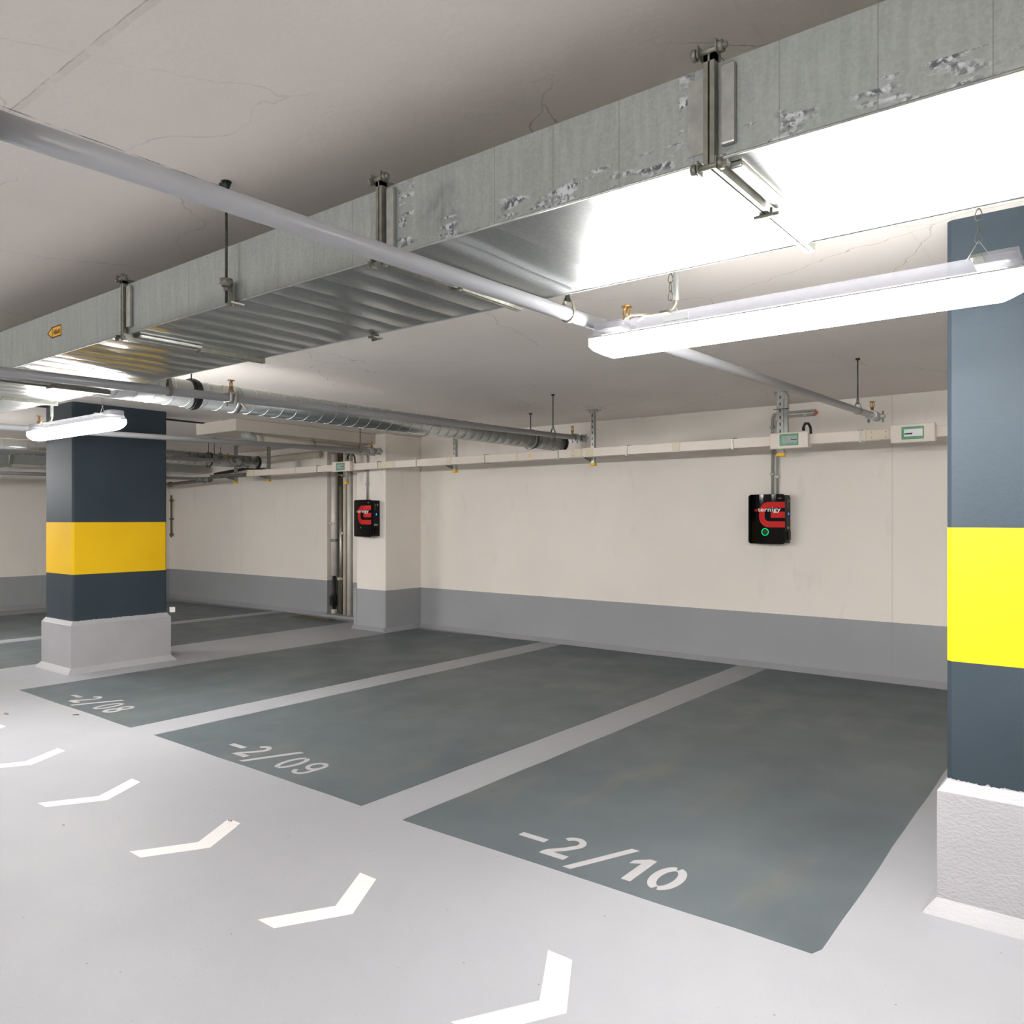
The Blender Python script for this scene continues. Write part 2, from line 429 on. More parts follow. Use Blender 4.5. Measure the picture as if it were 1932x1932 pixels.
# ------------------------------------------------------------ room shell
XL, XR, YN, YW, ZC = -14.5, 6.0, -6.5, 7.88, 2.64
NX0, NX1, NY = -9.80, -9.20, 8.08     # riser niche
struct('floor', MB().box(XL - .2, XR + .2, YN - .2, NY + .2, -0.2, 0), M['floor'])
struct('ceiling', MB().box(XL - .2, XR + .2, YN - .2, NY + .2, ZC, ZC + 0.25), M['ceiling'])
struct('wall_back', MB().box(XL, NX0, YW, NY + .2, 0, ZC).box(NX1, XR, YW, NY + .2, 0, ZC), M['wall'])
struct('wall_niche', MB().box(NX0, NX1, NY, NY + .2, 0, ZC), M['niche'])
struct('wall_left', MB().box(XL - .2, XL, YN, NY + .2, 0, ZC), M['wall'])
struct('wall_right', MB().box(XR, XR + .2, YN, NY + .2, 0, ZC), M['wall'])
struct('wall_front', MB().box(XL, XR, YN - .2, YN, 0, ZC), M['wall'])
# wall pilaster beside the niche and the dropped slab above it
struct('wall_pilaster', MB().box(-8.35, -7.775, 7.22, YW, 0, ZC), M['wall'], 0.012)
struct('wall_pilaster_foot', MB().box(-8.41, -8.35, 7.22, YW, 0, 0.547), M['wall'])
struct('ceiling_drop_panel', MB().box(-8.81, -7.97, 5.12, YW - .001, 2.50, ZC), M['beam'], 0.008)
struct('trim_1', MB().box(-8.68, -8.62, YN, 5.12, ZC - 0.012, ZC), M['slot'])
# coves where wall and floor meet
def cove(name, x0, x1, y, d=0.06):
    struct(name, MB().prism([(y - d, 0.0), (y, 0.0), (y, d * .8)], 'x', x0, x1), M['floor'])
cove('baseboard_back', -7.775, XR, YW); cove('baseboard_far', XL, NX0, YW, .07)
struct('baseboard_pilaster', MB().prism([(7.22 - .05, 0), (7.22, 0), (7.22, .05)], 'x', -8.41, -7.775)
       .prism([(-7.775, 0), (-7.72, 0), (-7.775, .05)], 'y', 7.17, YW - .06), M['floor'])
struct('baseboard_left', MB().prism([(XL, 0), (XL + .08, 0), (XL, .07)], 'y', YN, YW - .08), M['floor'])
struct('trim_2', MB().box(NX0 - .02, NX1 + .35, 7.80, YW + .3, 0, 0.035), M['floor'])

# ------------------------------------------------------------ columns
def column(x0, label):
    t = thing('concrete_column', label, 'column', (x0 + .34, 3.885, 0), 'square banded columns between the bays')
    x1 = x0 + .674; y0, y1 = 3.38, 4.39; i = .028
    sh = MB(); c = .017
    a0, a1, b0, b1 = x0 + i, x1 - i, y0 + i, y1 - i
    sh.prism([(a0 + c, b0), (a1 - c, b0), (a1, b0 + c), (a1, b1 - c), (a1 - c, b1), (a0 + c, b1), (a0, b1 - c), (a0, b0 + c)], 'z', 0.475, ZC)
    part('shaft', sh, M['column'], t)
    pl = MB(); z1, z2 = .462, .505
    def ring(o, z): return [(x0 + o, y0 + o, z), (x1 - o, y0 + o, z), (x1 - o, y1 - o, z), (x0 + o, y1 - o, z)]
    vs = ring(-.045, 0) + ring(-.03, .02) + ring(0, .055) + ring(0, z1) + ring(.01, z1 + .012) + ring(i + .002, z2)
    fs = [(3, 2, 1, 0), (20, 21, 22, 23)]
    for k in range(5):
        for j in range(4): fs.append((k * 4 + j, k * 4 + (j + 1) % 4, k * 4 + 4 + (j + 1) % 4, k * 4 + 4 + j))
    pl.add(vs, fs); part('plinth', pl, M['plinth'], t, 'light grey plinth with sloped top')
    return t
c1 = column(-.58, 'dark slate column with broad yellow band and grey plinth, cut by the right photo edge')
column(-8.72, 'dark slate column with yellow band standing left of bay 08')

# ------------------------------------------------------------ bays, numbers, arrows
def rag(poly, amp=.006, step=.25):
    out = []
    for i in range(len(poly)):
        a = Vector(poly[i]); b = Vector(poly[(i + 1) % len(poly)]); n = max(1, int((b - a).length / step))
        for k in range(n): p = a.lerp(b, k / n); out.append((p.x + random.uniform(-amp, amp), p.y + random.uniform(-amp, amp)))
    return out
def bay(poly, label, amp=.004):
    tagged('parking_bay', MB().prism(rag(poly, amp), 'z', 0.0, 0.0012), M['bay'], label, 'parking bay', 'dark painted parking bays', (sum(p[0] for p in poly) / len(poly), sum(p[1] for p in poly) / len(poly), 0))
bay([(-2.852, 2.765), (-.86, 2.785), (-.845, 2.83), (-.86, 5.0), (-.87, 7.79), (-2.856, 7.79)], 'dark grey parking bay painted with number 10, nearest the right column')
bay([(-5.332, 2.785), (-3.158, 2.768), (-3.16, 7.80), (-5.332, 7.80)], 'dark grey parking bay painted with number 09, in the middle')
bay([(-7.665, 2.79), (-5.652, 2.782), (-5.66, 7.80), (-7.67, 7.70)], 'dark grey parking bay painted with number 08, beside the left column')
bay([(-10.70, 2.78), (-8.90, 2.78), (-8.91, 7.62), (-10.60, 7.75), (-10.72, 7.74)], 'narrow dark parking bay behind the left column, with the drain grate')
bay([(-13.76, 2.78), (-11.0, 2.78), (-11.0, 7.74), (-13.78, 7.55)], 'dark parking bay furthest back along the left wall')
bay([(.85, 2.77), (2.95, 2.77), (2.95, 7.8), (.85, 7.8)], 'dark parking bay beyond the right column')

def digit(mb, ch, cx, y0, wd=.098, h=.24, st=.033):
    z0, z1 = .0012, .0024
    rx = wd / 2; s2 = st / 2
    P = lambda L: [(cx + x, y0 + y) for x, y in L]
    if ch == '0':
        st = .037 if cx > -2.0 else .030; s2 = st / 2
        e = arc(0, h / 2, rx, h / 2 - s2, 96, 264, 16); mb.ribbon(P(e), st, z0, z1)
        e = arc(0, h / 2, rx, h / 2 - s2, -84, 84, 16); mb.ribbon(P(e), st, z0, z1)
    elif ch == '2':
        e = arc(0, h - s2 - .05, rx - .002, .05, 158, -20, 12) + [(.012, .102), (-.020, .066), (-.041, .042)]
        mb.ribbon(P(e), st, z0, z1); mb.prism(P([(-.066, 0), (.064, 0), (.066, .042), (-.028, .042), (-.0535, .054), (-.064, .030)]), 'z', z0, z1 + .0001)
    elif ch == '1':
        mb.prism(P([(-.012, 0), (.032, 0), (.032, h), (.0, h), (-.012, h - .02)]), 'z', z0, z1)
        mb.prism(P([(-.056, h - .088), (-.056, h - .052), (.0, h), (.004, h - .042), (-.012, h - .062)]), 'z', z0, z1 + .0001)
    elif ch == '9':
        st = .028; s2 = st / 2
        e = arc(0, h - s2 - .058, rx, .058, 0, 360, 28)[:-1]; mb.ribbon(P(e), st, z0, z1, True)
        e = [(rx, h - .085), (rx, .12), (rx - .003, .085)] + arc(-.004, .072, rx + .0, .072 - s2, -5, -165, 12); mb.ribbon(P(e), st, z0, z1 + .0001)
    elif ch == '8':
        e = arc(0, h - s2 - .047, rx - .006, .047, 0, 360, 24)[:-1]; mb.ribbon(P(e), st * .95, z0, z1, True)
        e = arc(0, s2 + .053, rx, .053, 0, 360, 24)[:-1]; mb.ribbon(P(e), st, z0, z1 + .0001, True)
def number(x, digs, label):
    y = 2.871; mb = MB(); z0, z1 = .0012, .0024
    mb.box(x, x + .147, 2.971, 3.011, z0, z1)
    digit(mb, '2', x + .258, y)
    mb.prism([(x + .357, 2.817), (x + .397, 2.817), (x + .543, 3.16), (x + .503, 3.16)], 'z', z0, z1)
    for ch, cx in digs: digit(mb, ch, x + cx, y)
    tagged('bay_number', mb, M['number'], label, 'floor number', 'stencilled bay numbers', (x, y, 0))
number(-2.283, [('1', .625), ('0', .766)], 'grey stencilled floor number reading -2/10')
number(-4.707, [('0', .657), ('9', .832)], 'grey stencilled floor number reading -2/09')
number(-7.080, [('0', .640), ('8', .812)], 'grey stencilled floor number reading -2/08')

chev_lab = {0: 'white floor arrow chevron cut by the bottom photo edge, nearest the camera', 1: 'white floor chevron with brownish scuffed tip, below the -2/09 number',
            2: 'white floor chevron with torn upper tip and tiny brown patch', 3: 'scuffed white floor chevron third from the left photo edge', 4: 'white floor chevron at left, its left end cut by the photo edge',
            5: 'barely visible white chevron tip touching the left photo edge'}
cm = MB()
cm.prism([(-.246, -.247), (-.146, -.247), (0, 0), (-.146, .251), (-.246, .251), (-.10, 0)], 'z', 0, .0014)
xs = [-1.346, -2.323, -3.303, -4.292, -5.274, -6.242]
ch0 = tagged('floor_chevron', cm, M['white_mark'], chev_lab[0], 'floor arrow', 'white chevrons along the lane'); ch0.location = (xs[0], 1.989, 0)
for k, x in list(enumerate(xs))[1:]:
    if k == 2:
        torn = MB().prism([(-.246, -.247), (-.146, -.247), (0, 0), (-.128, .222), (-.136, .224), (-.143, .250), (-.20, .2515), (-.214, .247), (-.236, .234), (-.10, 0)], 'z', 0, .0014)
        tagged('floor_chevron', torn, M['white_mark'], chev_lab[2], 'floor arrow', 'white chevrons along the lane').location = (x, 1.989, 0)
    else: dup(ch0, (x, 1.989, 0), chev_lab[k])

# ------------------------------------------------------------ rectangular ventilation duct
DY0, DY1, DZ0, DZ1 = 1.54, 2.155, 2.24, 2.437
FX = [2.33, .83, -.678, -1.665, -3.162, -4.668, -5.37, -6.87, -8.37]
t = thing('ventilation_duct', 'long rectangular galvanised duct running across under the ceiling', 'duct', (-3, 1.85, DZ0))
edges = [XR - .02] + FX + [-13.9]
for a, b in zip(edges[:-1], edges[1:]):
    mb = MB().box(b + .002, a - .002, DY0, DY1, DZ0, DZ1)
    o = part('duct_section', mb, M['duct_s'], t)
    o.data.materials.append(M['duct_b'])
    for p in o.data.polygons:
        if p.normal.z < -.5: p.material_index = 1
for x in FX:
    f = MB(); e = .020
    f.box(x - .012, x - .002, DY0 - e, DY0, DZ0 - e, DZ1 + e).box(x + .002, x + .012, DY0 - e, DY0, DZ0 - e, DZ1 + e)
    f.box(x - .012, x - .002, DY0, DY1 + e, DZ0 - e, DZ0).box(x + .002, x + .012, DY0, DY1 + e, DZ0 - e, DZ0)
    f.box(x - .012, x + .012, DY1, DY1 + e, DZ0, DZ1).box(x - .012, x + .012, DY0 - e, DY1 + e, DZ1, DZ1 + e)
    fl = part('flange', f, M['galv_dull'], t)
    st = MB().cbox(x + .022, x + .052, DY0 - .014, DY0, DZ0 + .02, DZ1 - .012, .004).box(x - .055, x - .02, DY0 - .002, DY0, DZ0 + .02, DZ1 - .02)
    st.cbox(x + .024, x + .05, DY0 + .03, DY0 + .30, DZ0 - .014, DZ0, .004)
    part('stiffener', st, M['galv'], t)
    for (yy, zz) in ((DY0 - .02, DZ0 - .02), (DY0 - .02, DZ1 + .02)):
        cl = MB()
        cl.tube([(x - .035, yy, zz), (x + .04, yy, zz)], .006, 8).tube([(x - .036, yy, zz), (x - .026, yy, zz)], .012, 6).tube([(x + .02, yy, zz), (x + .032, yy, zz)], .012, 6)
        cl.prism([(yy - .012, zz - .012), (yy + .014, zz - .012), (yy + .014, zz + .014), (yy - .012, zz + .014)], 'x', x - .021, x - .019)
        cl.prism([(yy - .012, zz - .012), (yy + .014, zz - .012), (yy + .014, zz + .014), (yy - .012, zz + .014)], 'x', x + .019, x + .021)
        part('corner_bolt', cl, M['galv_dull'], t)
    mid = (DY0 + DY1) / 2
    part('flange_clamp', MB().cbox(x - .016, x + .016, mid - .008, mid + .008, DZ0 - .026, DZ0 - .005, .003).tube([(x - .03, mid, DZ0 - .02), (x + .03, mid, DZ0 - .02)], .0045, 8), M['galv_dull'], t)
# rolled lower edge
part('duct_edge', MB().tube([(-13.9, DY0, DZ0), (XR - .02, DY0, DZ0)], .003, 6).tube([(-13.9, DY1, DZ0), (XR - .02, DY1, DZ0)], .003, 6), M['galv'], t)
# yellow direction sticker, pointing left, reads Abluft
sx0, sx1 = -3.783, -3.653
def U2X(u, y): 
    w_ = F_PX * y / (math.sin(YAW) * (u + 940)); return -(2131 - u) * math.cos(YAW) * w_ / F_PX
sx0, sx1 = U2X(90, DY0), U2X(116, DY0); sz = 2.345; hh = .026
st = MB().prism([(sx0, sz), (sx0 + .045, sz + hh), (sx1, sz + hh), (sx1, sz - hh), (sx0 + .045, sz - hh)], 'y', DY0 - .0015, DY0)
sk = part('direction_sticker', st, M['sticker'], t, 'yellow arrow sticker pointing left, reading Abluft')
rim = [(sx0 + .004, sz), (sx0 + .047, sz + hh - .003), (sx1 - .003, sz + hh - .003), (sx1 - .003, sz - hh + .003), (sx0 + .047, sz - hh + .003)]
ik = MB().ribbon(rim, .005, DY0 - .0022, DY0 - .0015, True, lambda a, b, c: (a, c, b))
ik.box(sx0 + .052, sx0 + .056, DY0 - .0022, DY0 - .0015, sz - hh, sz + hh)
vs, fs = text_mesh('Abluft', .034, .0006)
wx = max(v.x for v in vs)
ik.add([(sx0 + .064 + v.x * ((sx1 - .01 - sx0 - .064) / wx), DY0 - .0024, sz - .012 + v.y) for v in vs], fs)
part('sticker_lettering', ik, M['ink'], sk)

# rods that carry the duct
def duct_hanger(loc, label):
    t = thing('duct_hanger', label, 'hanger', loc, 'threaded rods carrying the duct')
    x, y, z = loc
    part('threaded_rod', MB().tube([(x, y, z), (x, y, 2.29 - .06)], .0048, 8), M['rod'], t)
    part('anchor', MB().tube([(x, y, z), (x, y, z - .03)], .008, 10, radii=[.018, .007]).cbox(x - .03, x + .012, y - .01, y + .01, z - .008, z, .002), M['dark'], t)
    d = 1 if y < 1.8 else -1
    part('bracket', MB().cbox(x - .02, x + .02, y - .014, y + .016, 2.295, 2.301, .001).box(x - .016, x + .016, y + .014 * d, y + .0175 * d, 2.22, 2.30)
         .tube([(x, y, 2.31), (x, y, 2.285)], .018, 12, radii=[.022, .016]).tube([(x, y, 2.285), (x, y, 2.27)], .010, 6).box(x - .002, x + .03, y, y + .05 * d, 2.226, 2.232), M['galv_dull'], t)
    return t
duct_hanger((-2.405, 1.508, ZC), 'thin dark threaded rod with bracket on the near side of the rectangular duct')
duct_hanger((-2.405, 2.19, ZC), 'threaded rod behind the rectangular duct, opposite the visible one')

# ------------------------------------------------------------ spiral ducts
def spiral(x, z, y0, y1, r, label, detail=True):
    t = thing('spiral_duct', label, 'duct', (x, y0, z - r))
    tb = MB().tube([(x, y0, z), (x, y1, z)], r, 48)
    part('duct_tube', tb, M['spiral'], t)
    pitch = .123; n = 28; turns = (y1 - y0) / pitch; N = int(turns * n)
    hp = [(x + (r + .0005) * math.cos(2 * PI * k / n), y0 + pitch * k / n, z + (r + .0005) * math.sin(2 * PI * k / n)) for k in range(N + 1)]
    part('spiral_seam', MB().tube(hp, .0028, 5), M['galv'], t)
    part('end_gasket', MB().tube([(x, y1 - .012, z), (x, y1 + .02, z)], r + .006, 48), M['rubber'], t)
    for yc in ([y0 + .78, y0 + 1.10] if detail else [y0 + 2.0]):
        part('duct_collar', MB().tube([(x, yc - .02, z), (x, yc + .02, z)], r + .006, 48), M['galv'], t)
    if detail:
        for yc in (y0 + .755, y0 + .80):
            part('rubber_ring', MB().tube([(x, yc - .008, z), (x, yc + .008, z)], r + .011, 48), M['rubber'], t)
        yc = y0 + 1.06
        a = math.radians(-18)
        part('damper_lever', MB().tube([(x + r, yc - .05, z + .04), (x + r + .03, yc - .04, z + .02), (x + r + .03, yc + .07, z - .075)], .008, 8).cbox(x + r, x + r + .012, yc - .11, yc, z, z + .07, .003), M['cream2'], t)
    return t
spiral(-5.10, 2.36, DY1, 7.42, .092, 'round spiral seam duct running from the rectangular duct to the back wall')
spiral(-10.5, 2.36, DY1, 7.10, .092, 'darker round spiral duct further left, ending behind the cable trunking', False)
for (x, y) in ((-5.10, 2.93), (-5.10, 6.85), (-10.5, 6.3)):
    t = thing('duct_ring_hanger', {(-5.10, 2.93): 'thin rod and ring carrying the near end of the spiral duct', (-5.10, 6.85): 'short thin rod and ring at the wall end of the near spiral duct'}.get((x, y), 'thin rod and ring on the far left spiral duct'), 'hanger', (x, y, ZC), 'ring hangers of the spiral ducts')
    part('threaded_rod', MB().tube([(x, y, ZC), (x, y, 2.36 + .095)], .005, 8), M['rod'], t)
    part('anchor', MB().tube([(x, y, ZC), (x, y, ZC - .01)], .02, 12), M['dark'], t)
    part('ring', MB().ribbon(arc(x, 2.36, .107, .107, 0, 360, 40)[:-1], .004, y - .012, y + .012, True, lambda a, b, c: (a, c, b)), M['dark'], t)

# ------------------------------------------------------------ second rectangular duct far left
t = thing('small_rectangular_duct', 'small galvanised rectangular duct at the far left, behind the left column', 'duct', (-13.2, 4.8, 2.31))
o = part('duct_section', MB().box(-13.5, -12.9, 2.2, 7.6, 2.31, 2.50), M['duct_s'], t)
o = part('duct_sheet_below', MB().box(-13.5, -12.9, 2.2, 7.6, 2.306, 2.31), M['duct_b'], t)
for i, y in enumerate((4.55, 5.55)):
    lab = ('trapeze rail hanger under the small rectangular duct, left one', 'trapeze rail hanger under the small duct, next to the left column edge')[i]
    t = thing('trapeze_hanger', lab, 'hanger', (-13.2, y, 2.29), 'trapeze hangers of the small duct')
    part('rail', MB().cbox(-13.55, -12.80, y - .02, y + .02, 2.262, 2.300, .004), M['galv'], t)
    for x in (-13.53, -12.84): part('threaded_rod', MB().tube([(x, y, 2.25), (x, y, ZC)], .012 if x > -13 else .006, 8), M['galv'], t)

# ------------------------------------------------------------ sprinkler pipes
def sprinkler_pipe(x, ya, yb, heads, label, z_at, far=None):
    t = thing('sprinkler_pipe', label, 'pipe', (x, ya, z_at(ya)), 'grey sprinkler pipes under the ceiling')
    part('pipe', MB().tube([(x, ya, z_at(ya)), (x, yb, z_at(yb))], .024, 24), M['pipe'], t)
    # grooved end coupling
    y = yb - .01; z = z_at(yb)
    cp = MB().tube([(x, y - .03, z), (x, y + .035, z)], .036, 18).tube([(x, y + .035, z), (x, y + .05, z)], .030, 18)
    cp.cbox(x - .062, x + .062, y - .025, y + .025, z - .012, z + .012, .006)
    for s in (-1, 1): cp.tube([(x + s * .05, y, z - .045), (x + s * .05, y, z + .04)], .007, 8)
    cp.cbox(x - .045, x + .04, y - .13, y - .09, z - .02, z + .02, .006).tube([(x, y - .135, z), (x, y - .075, z)], .034, 18)
    cp.tube([(x - .03, y - .11, z - .05), (x - .03, y - .11, z + .02)], .006, 8)
    part('end_coupling', cp, M['galv'], t, 'ribbed zinc end coupling')
    for yh in heads:
        z = z_at(yh)
        if yh < 4:
            part('pipe_tee', MB().cbox(x - .034, x + .034, yh - .03, yh + .03, z - .03, z + .034, .01).tube([(x, yh, z), (x, yh, z + .05)], .017, 12).tube([(x + .045, yh, z - .045), (x + .045, yh, z + .02)], .007, 8).tube([(x - .045, yh, z - .045), (x - .045, yh, z + .02)], .007, 8), M['galv'], t)
        h = MB().tube([(x, yh, z + .02), (x, yh, z + .052)], .0105, 12).tube([(x, yh, z + .052), (x, yh, z + .062)], .014, 6)
        for s in (-1, 1): h.tube([(x + s * .009, yh, z + .06), (x + s * .015, yh, z + .075), (x + s * .012, yh, z + .095), (x, yh, z + .102)], .003, 6)
        h.tube([(x, yh, z + .062), (x, yh, z + .1)], .003, 8)
        hd = part('sprinkler_head', h, M['brass'], t)
        part('deflector', MB().tube([(x, yh, z + .102), (x, yh, z + .105)], .021, 14), M['brass'], hd)
    return t
zf = lambda y: 2.163 + .0179 * y
sprinkler_pipe(-1.52, .50, 6.45, (2.66, 6.33), 'nearest grey sprinkler pipe, crossing under the big duct towards the right distribution boxes', zf)
sprinkler_pipe(-4.16, -2.0, 6.42, (2.64, 6.25), 'grey sprinkler pipe running in front of the near spiral duct', zf)
sprinkler_pipe(-6.80, -2.0, 6.2, (2.62, 6.1), 'grey sprinkler pipe behind the left lamp, ending above the left charger', zf)
sprinkler_pipe(-9.45, -2.0, 6.1, (2.62, 5.95), 'grey sprinkler pipe below the darker far spiral duct', zf)
zg = lambda y: 2.075 + .012 * y
sprinkler_pipe(-12.1, -2.0, 7.2, (), 'dark grey pipe furthest left, low above the far wall', zg)
# near end of the first pipe: big grooved coupling and feed
t = thing('main_feed_pipe', 'edge of a larger vertical pipe coupling at the left photo edge', 'pipe', (-1.52, .40, 2.17))
part('pipe', MB().tube([(-1.52, .46, 2.172), (-1.52, -1.5, 2.14)], .030, 24), M['drain'], t)
part('coupling', MB().tube([(-1.52, .415, 2.171), (-1.52, .50, 2.173)], .040, 24).cbox(-1.585, -1.455, .43, .485, 2.155, 2.19, .008), M['dark'], t)
def pipe_hanger(x, y, label):
    t = thing('pipe_hanger', label, 'hanger', (x, y, ZC), 'rod hangers of the sprinkler pipes')
    z = zf(y)
    part('threaded_rod', MB().tube([(x, y, ZC), (x, y, z + .055)], .0046, 8), M['rod'], t)
    part('anchor', MB().tube([(x, y, ZC), (x, y, ZC - .012)], .016, 12), M['dark'], t)
    lp = [(x, z + .075), (x - .022, z + .03)] + arc(x, z, .0275, .0275, 150, 390, 20) + [(x + .022, z + .03)]
    part('pipe_loop', MB().ribbon(lp, .003, y - .009, y + .009, True, lambda a, b, c: (a, c, b)).tube([(x, y, z + .045), (x, y, z + .085)], .010, 6), M['galv_dull'], t)
for (x, n) in ((-1.52, 'nearest sprinkler pipe'), (-4.16, 'pipe before the near spiral duct'), (-6.8, 'pipe behind the left lamp'), (-9.45, 'pipe under the far spiral duct')):
    pipe_hanger(x, 2.26, 'thin rod with loop on the %s, by the duct' % n)
    pipe_hanger(x, 5.93 if x > -9 else 5.75, 'thin rod with loop at the far end of the %s' % n)

# header pipe in the far corner
t = thing('header_pipe', 'dark jointed pipe with drop elbow along the far wall behind the left column', 'pipe', (-12.1, 7.3, 2.16))
part('pipe', MB().tube([(-12.1, 7.30, 2.16), (-13.2, 7.30, 2.12), (-14.22, 7.30, 2.10)], .028, 14).tube([(-14.22, 7.3, 2.10), (-14.25, 7.3, 1.96), (-14.42, 7.3, 1.94)], .035, 14), M['galv_dull'], t)
for x in (-12.15, -12.3, -13.4, -14.15): part('coupling', MB().tube([(x - .03, 7.3, 2.12 + (x + 13.2) * .035), (x + .03, 7.3, 2.12 + (x + 13.2) * .035)], .046, 12).cbox(x - .02, x + .02, 7.235, 7.365, 2.11 + (x + 13.2) * .035, 2.13 + (x + 13.2) * .035, .004), M['galv_dull'], t)
t = thing('wall_drop_pipe', 'thin brownish drop pipe with clips in the far left corner', 'pipe', (-14.36, 7.82, 1.2))
part('pipe', MB().tube([(-14.36, 7.84, 1.95), (-14.36, 7.84, 1.15)], .016, 10), M['grate'], t)
for z in (1.85, 1.5, 1.2): part('clip', MB().cbox(-14.385, -14.335, 7.815, 7.88, z - .02, z + .02, .006), M['grate'], t)

# ------------------------------------------------------------ drain pipes under the slab
t = thing('drain_pipe', 'beige drain pipe with grey elbow hanging under the dropped ceiling slab', 'pipe', (-8.06, 5.4, 2.43))
part('elbow', MB().tube([(-8.04, 5.30, 2.50), (-8.04, 5.30, 2.47), (-8.03, 5.34, 2.435), (-8.02, 5.40, 2.42)], .062, 20), M['conduit'], t, 'grey plastic elbow')
part('pipe', MB().tube([(-8.02, 5.39, 2.42), (-8.02, 7.22, 2.405)], .056, 20), M['drain'], t)
part('collar', MB().tube([(-8.02, 5.38, 2.42), (-8.02, 5.47, 2.42)], .066, 20), M['drain'], t)
part('pipe_clip', MB().tube([(-8.02, 6.2, 2.42), (-8.02, 6.23, 2.42)], .061, 20).tube([(-8.02, 6.215, 2.46), (-8.02, 6.215, 2.50)], .006, 8), M['galv'], t)
t = thing('drain_pipe', 'beige drain pipe above the far spiral duct, bending along the back wall', 'pipe', (-11.3, 5, 2.5))
part('pipe', MB().tube([(-11.35, 2.35, 2.50), (-11.35, 7.60, 2.47), (-11.30, 7.74, 2.47), (-11.15, 7.78, 2.475), (-10.0, 7.78, 2.50), (-9.88, 7.82, 2.50)], .055, 18), M['drain'], t)
for y in (3.2, 5.2, 7.0): part('pipe_clip', MB().tube([(-11.35, y, 2.488), (-11.35, y + .03, 2.488)], .060, 18).tube([(-11.35, y + .015, 2.54), (-11.35, y + .015, ZC - .002)], .006, 8), M['galv_dull'], t)

# ------------------------------------------------------------ risers in the niche
def X_at(u, y):
    c, s = math.cos(YAW), math.sin(YAW); k = (2131 - u) * c / F_PX
    return -k * (c * y) / (1 - k * s)
yr = 7.955
def riser(u0, u1, z0, z1, mat, label, y=yr, clips=(), lower=None, name='riser_pipe'):
    xa, xb = X_at(u0, y), X_at(u1, y); x = (xa + xb) / 2; r = (xb - xa) / 2 * .8
    t = thing(name, label, 'pipe', (x, y, z0), 'vertical pipes in the wall niche')
    part('pipe', MB().tube([(x, y, z0), (x, y, z1)], r, 18), mat, t)
    for z in clips: part('pipe_clip', MB().tube([(x, y, z - .015), (x, y, z + .015)], r + .006, 18).cbox(x - .03, x + .01, y - r - .02, y - r + .01, z - .02, z + .02, .003), M['cream2'], t)
    return t, x, r
t, x, r = riser(625.5, 636, .62, 2.5, M['insul'], 'wrapped white riser pipe at the left of the niche, ending above a black valve', clips=(1.43,))
part('joint_band', MB().tube([(x, yr, 1.15), (x, yr, 1.19)], r + .004, 18), M['galv'], t)
part('valve', MB().tube([(x, yr, .10), (x, yr, .62)], .025, 14).tube([(x, yr, .15), (x, yr, .33)], .042, 12).cbox(x - .036, x + .036, yr - .06, yr - .03, .16, .31, .008).tube([(x, yr - .06, .25), (x + .035, yr - .08, .25)], .008, 8), M['rubber'], t, 'black shut-off valve')
part('foot', MB().tube([(x, yr, 0.035), (x, yr, .10)], .05, 14), M['drain'], t)
riser(640.5, 646.5, .035, 2.0, M['galv'], 'thin galvanised riser pipe between the wrapped pipe and the cream one', clips=(.58,))
riser(648, 654, .035, 2.64, M['cream2'], 'slim cream riser pipe beside the wide white one', y=7.975, clips=(1.28,))
riser(655.5, 665, .035, 2.64, M['insul'], 'wide white riser pipe at the right side of the niche')

# ------------------------------------------------------------ cable trunking on the wall side
TY0, TY1, TZ0, TZ1 = 6.93, 7.00, 2.145, 2.232
t = thing('cable_trunking', 'long cream cable trunking hung in front of the back wall', 'trunking', (-5, 6.96, 2.15))
TRUNK = t
def piece(u0, u1, d=.004, m='cream2'):
    return part('joint_cover', MB().cbox(X_at(u0, TY0), X_at(u1, TY0), TY0 - d, TY1 + .002, TZ0 - d, TZ1 + d, .002), M[m], t)
for a, b in ((466, 472), (475, 481), (556.5, 558), (743, 745), (842, 851), (973, 976.5), (1103.5, 1118), (1268, 1283), (1628, 1634)): piece(a, b)
for a, b in ((714, 741), (1077, 1100), (1636, 1678)):
    x0, x1 = X_at(a, TY0), X_at(b, TY0)
    tp = part('tap_off_plate', MB().cbox(x0, x1, TY0 - .007, TY0 + .01, TZ0 + .004, TZ1 - .004, .003), M['cream2'], t, 'ivory cover plate with four screws')
    sc = MB()
    for xx in (x0 + (x1 - x0) * .2, x0 + (x1 - x0) * .85):
        for zz in (TZ0 + .02, TZ1 - .02): sc.tube([(xx, TY0 - .008, zz), (xx, TY0 - .0065, zz)], .004, 8)
    part('screw', sc, M['dark'], tp)
for u in (597.5, 712, 784.5, 914, 1052.5, 1182, 1381.5, 1622.5):
    x = X_at(u, TY0 - .006)
    part('trunk_clip', MB().cbox(x - .006, x + .006, TY0 - .008, TY0 - .003, TZ0 - .006, TZ1 + .006, .001).box(x - .022, x + .022, TY0 - .008, TY1 + .02, TZ1 + .004, TZ1 + .008).box(x - .022, x + .022, TY0 - .008, TY1 + .02, TZ0 - .008, TZ0 - .004), M['galv'], t)
part('warning_mark', MB().box(X_at(998, TY0), X_at(1001, TY0), TY0 - .001, TY0, TZ0 + .03, TZ1 - .025), M['yellow'], t, 'tiny yellow mark')

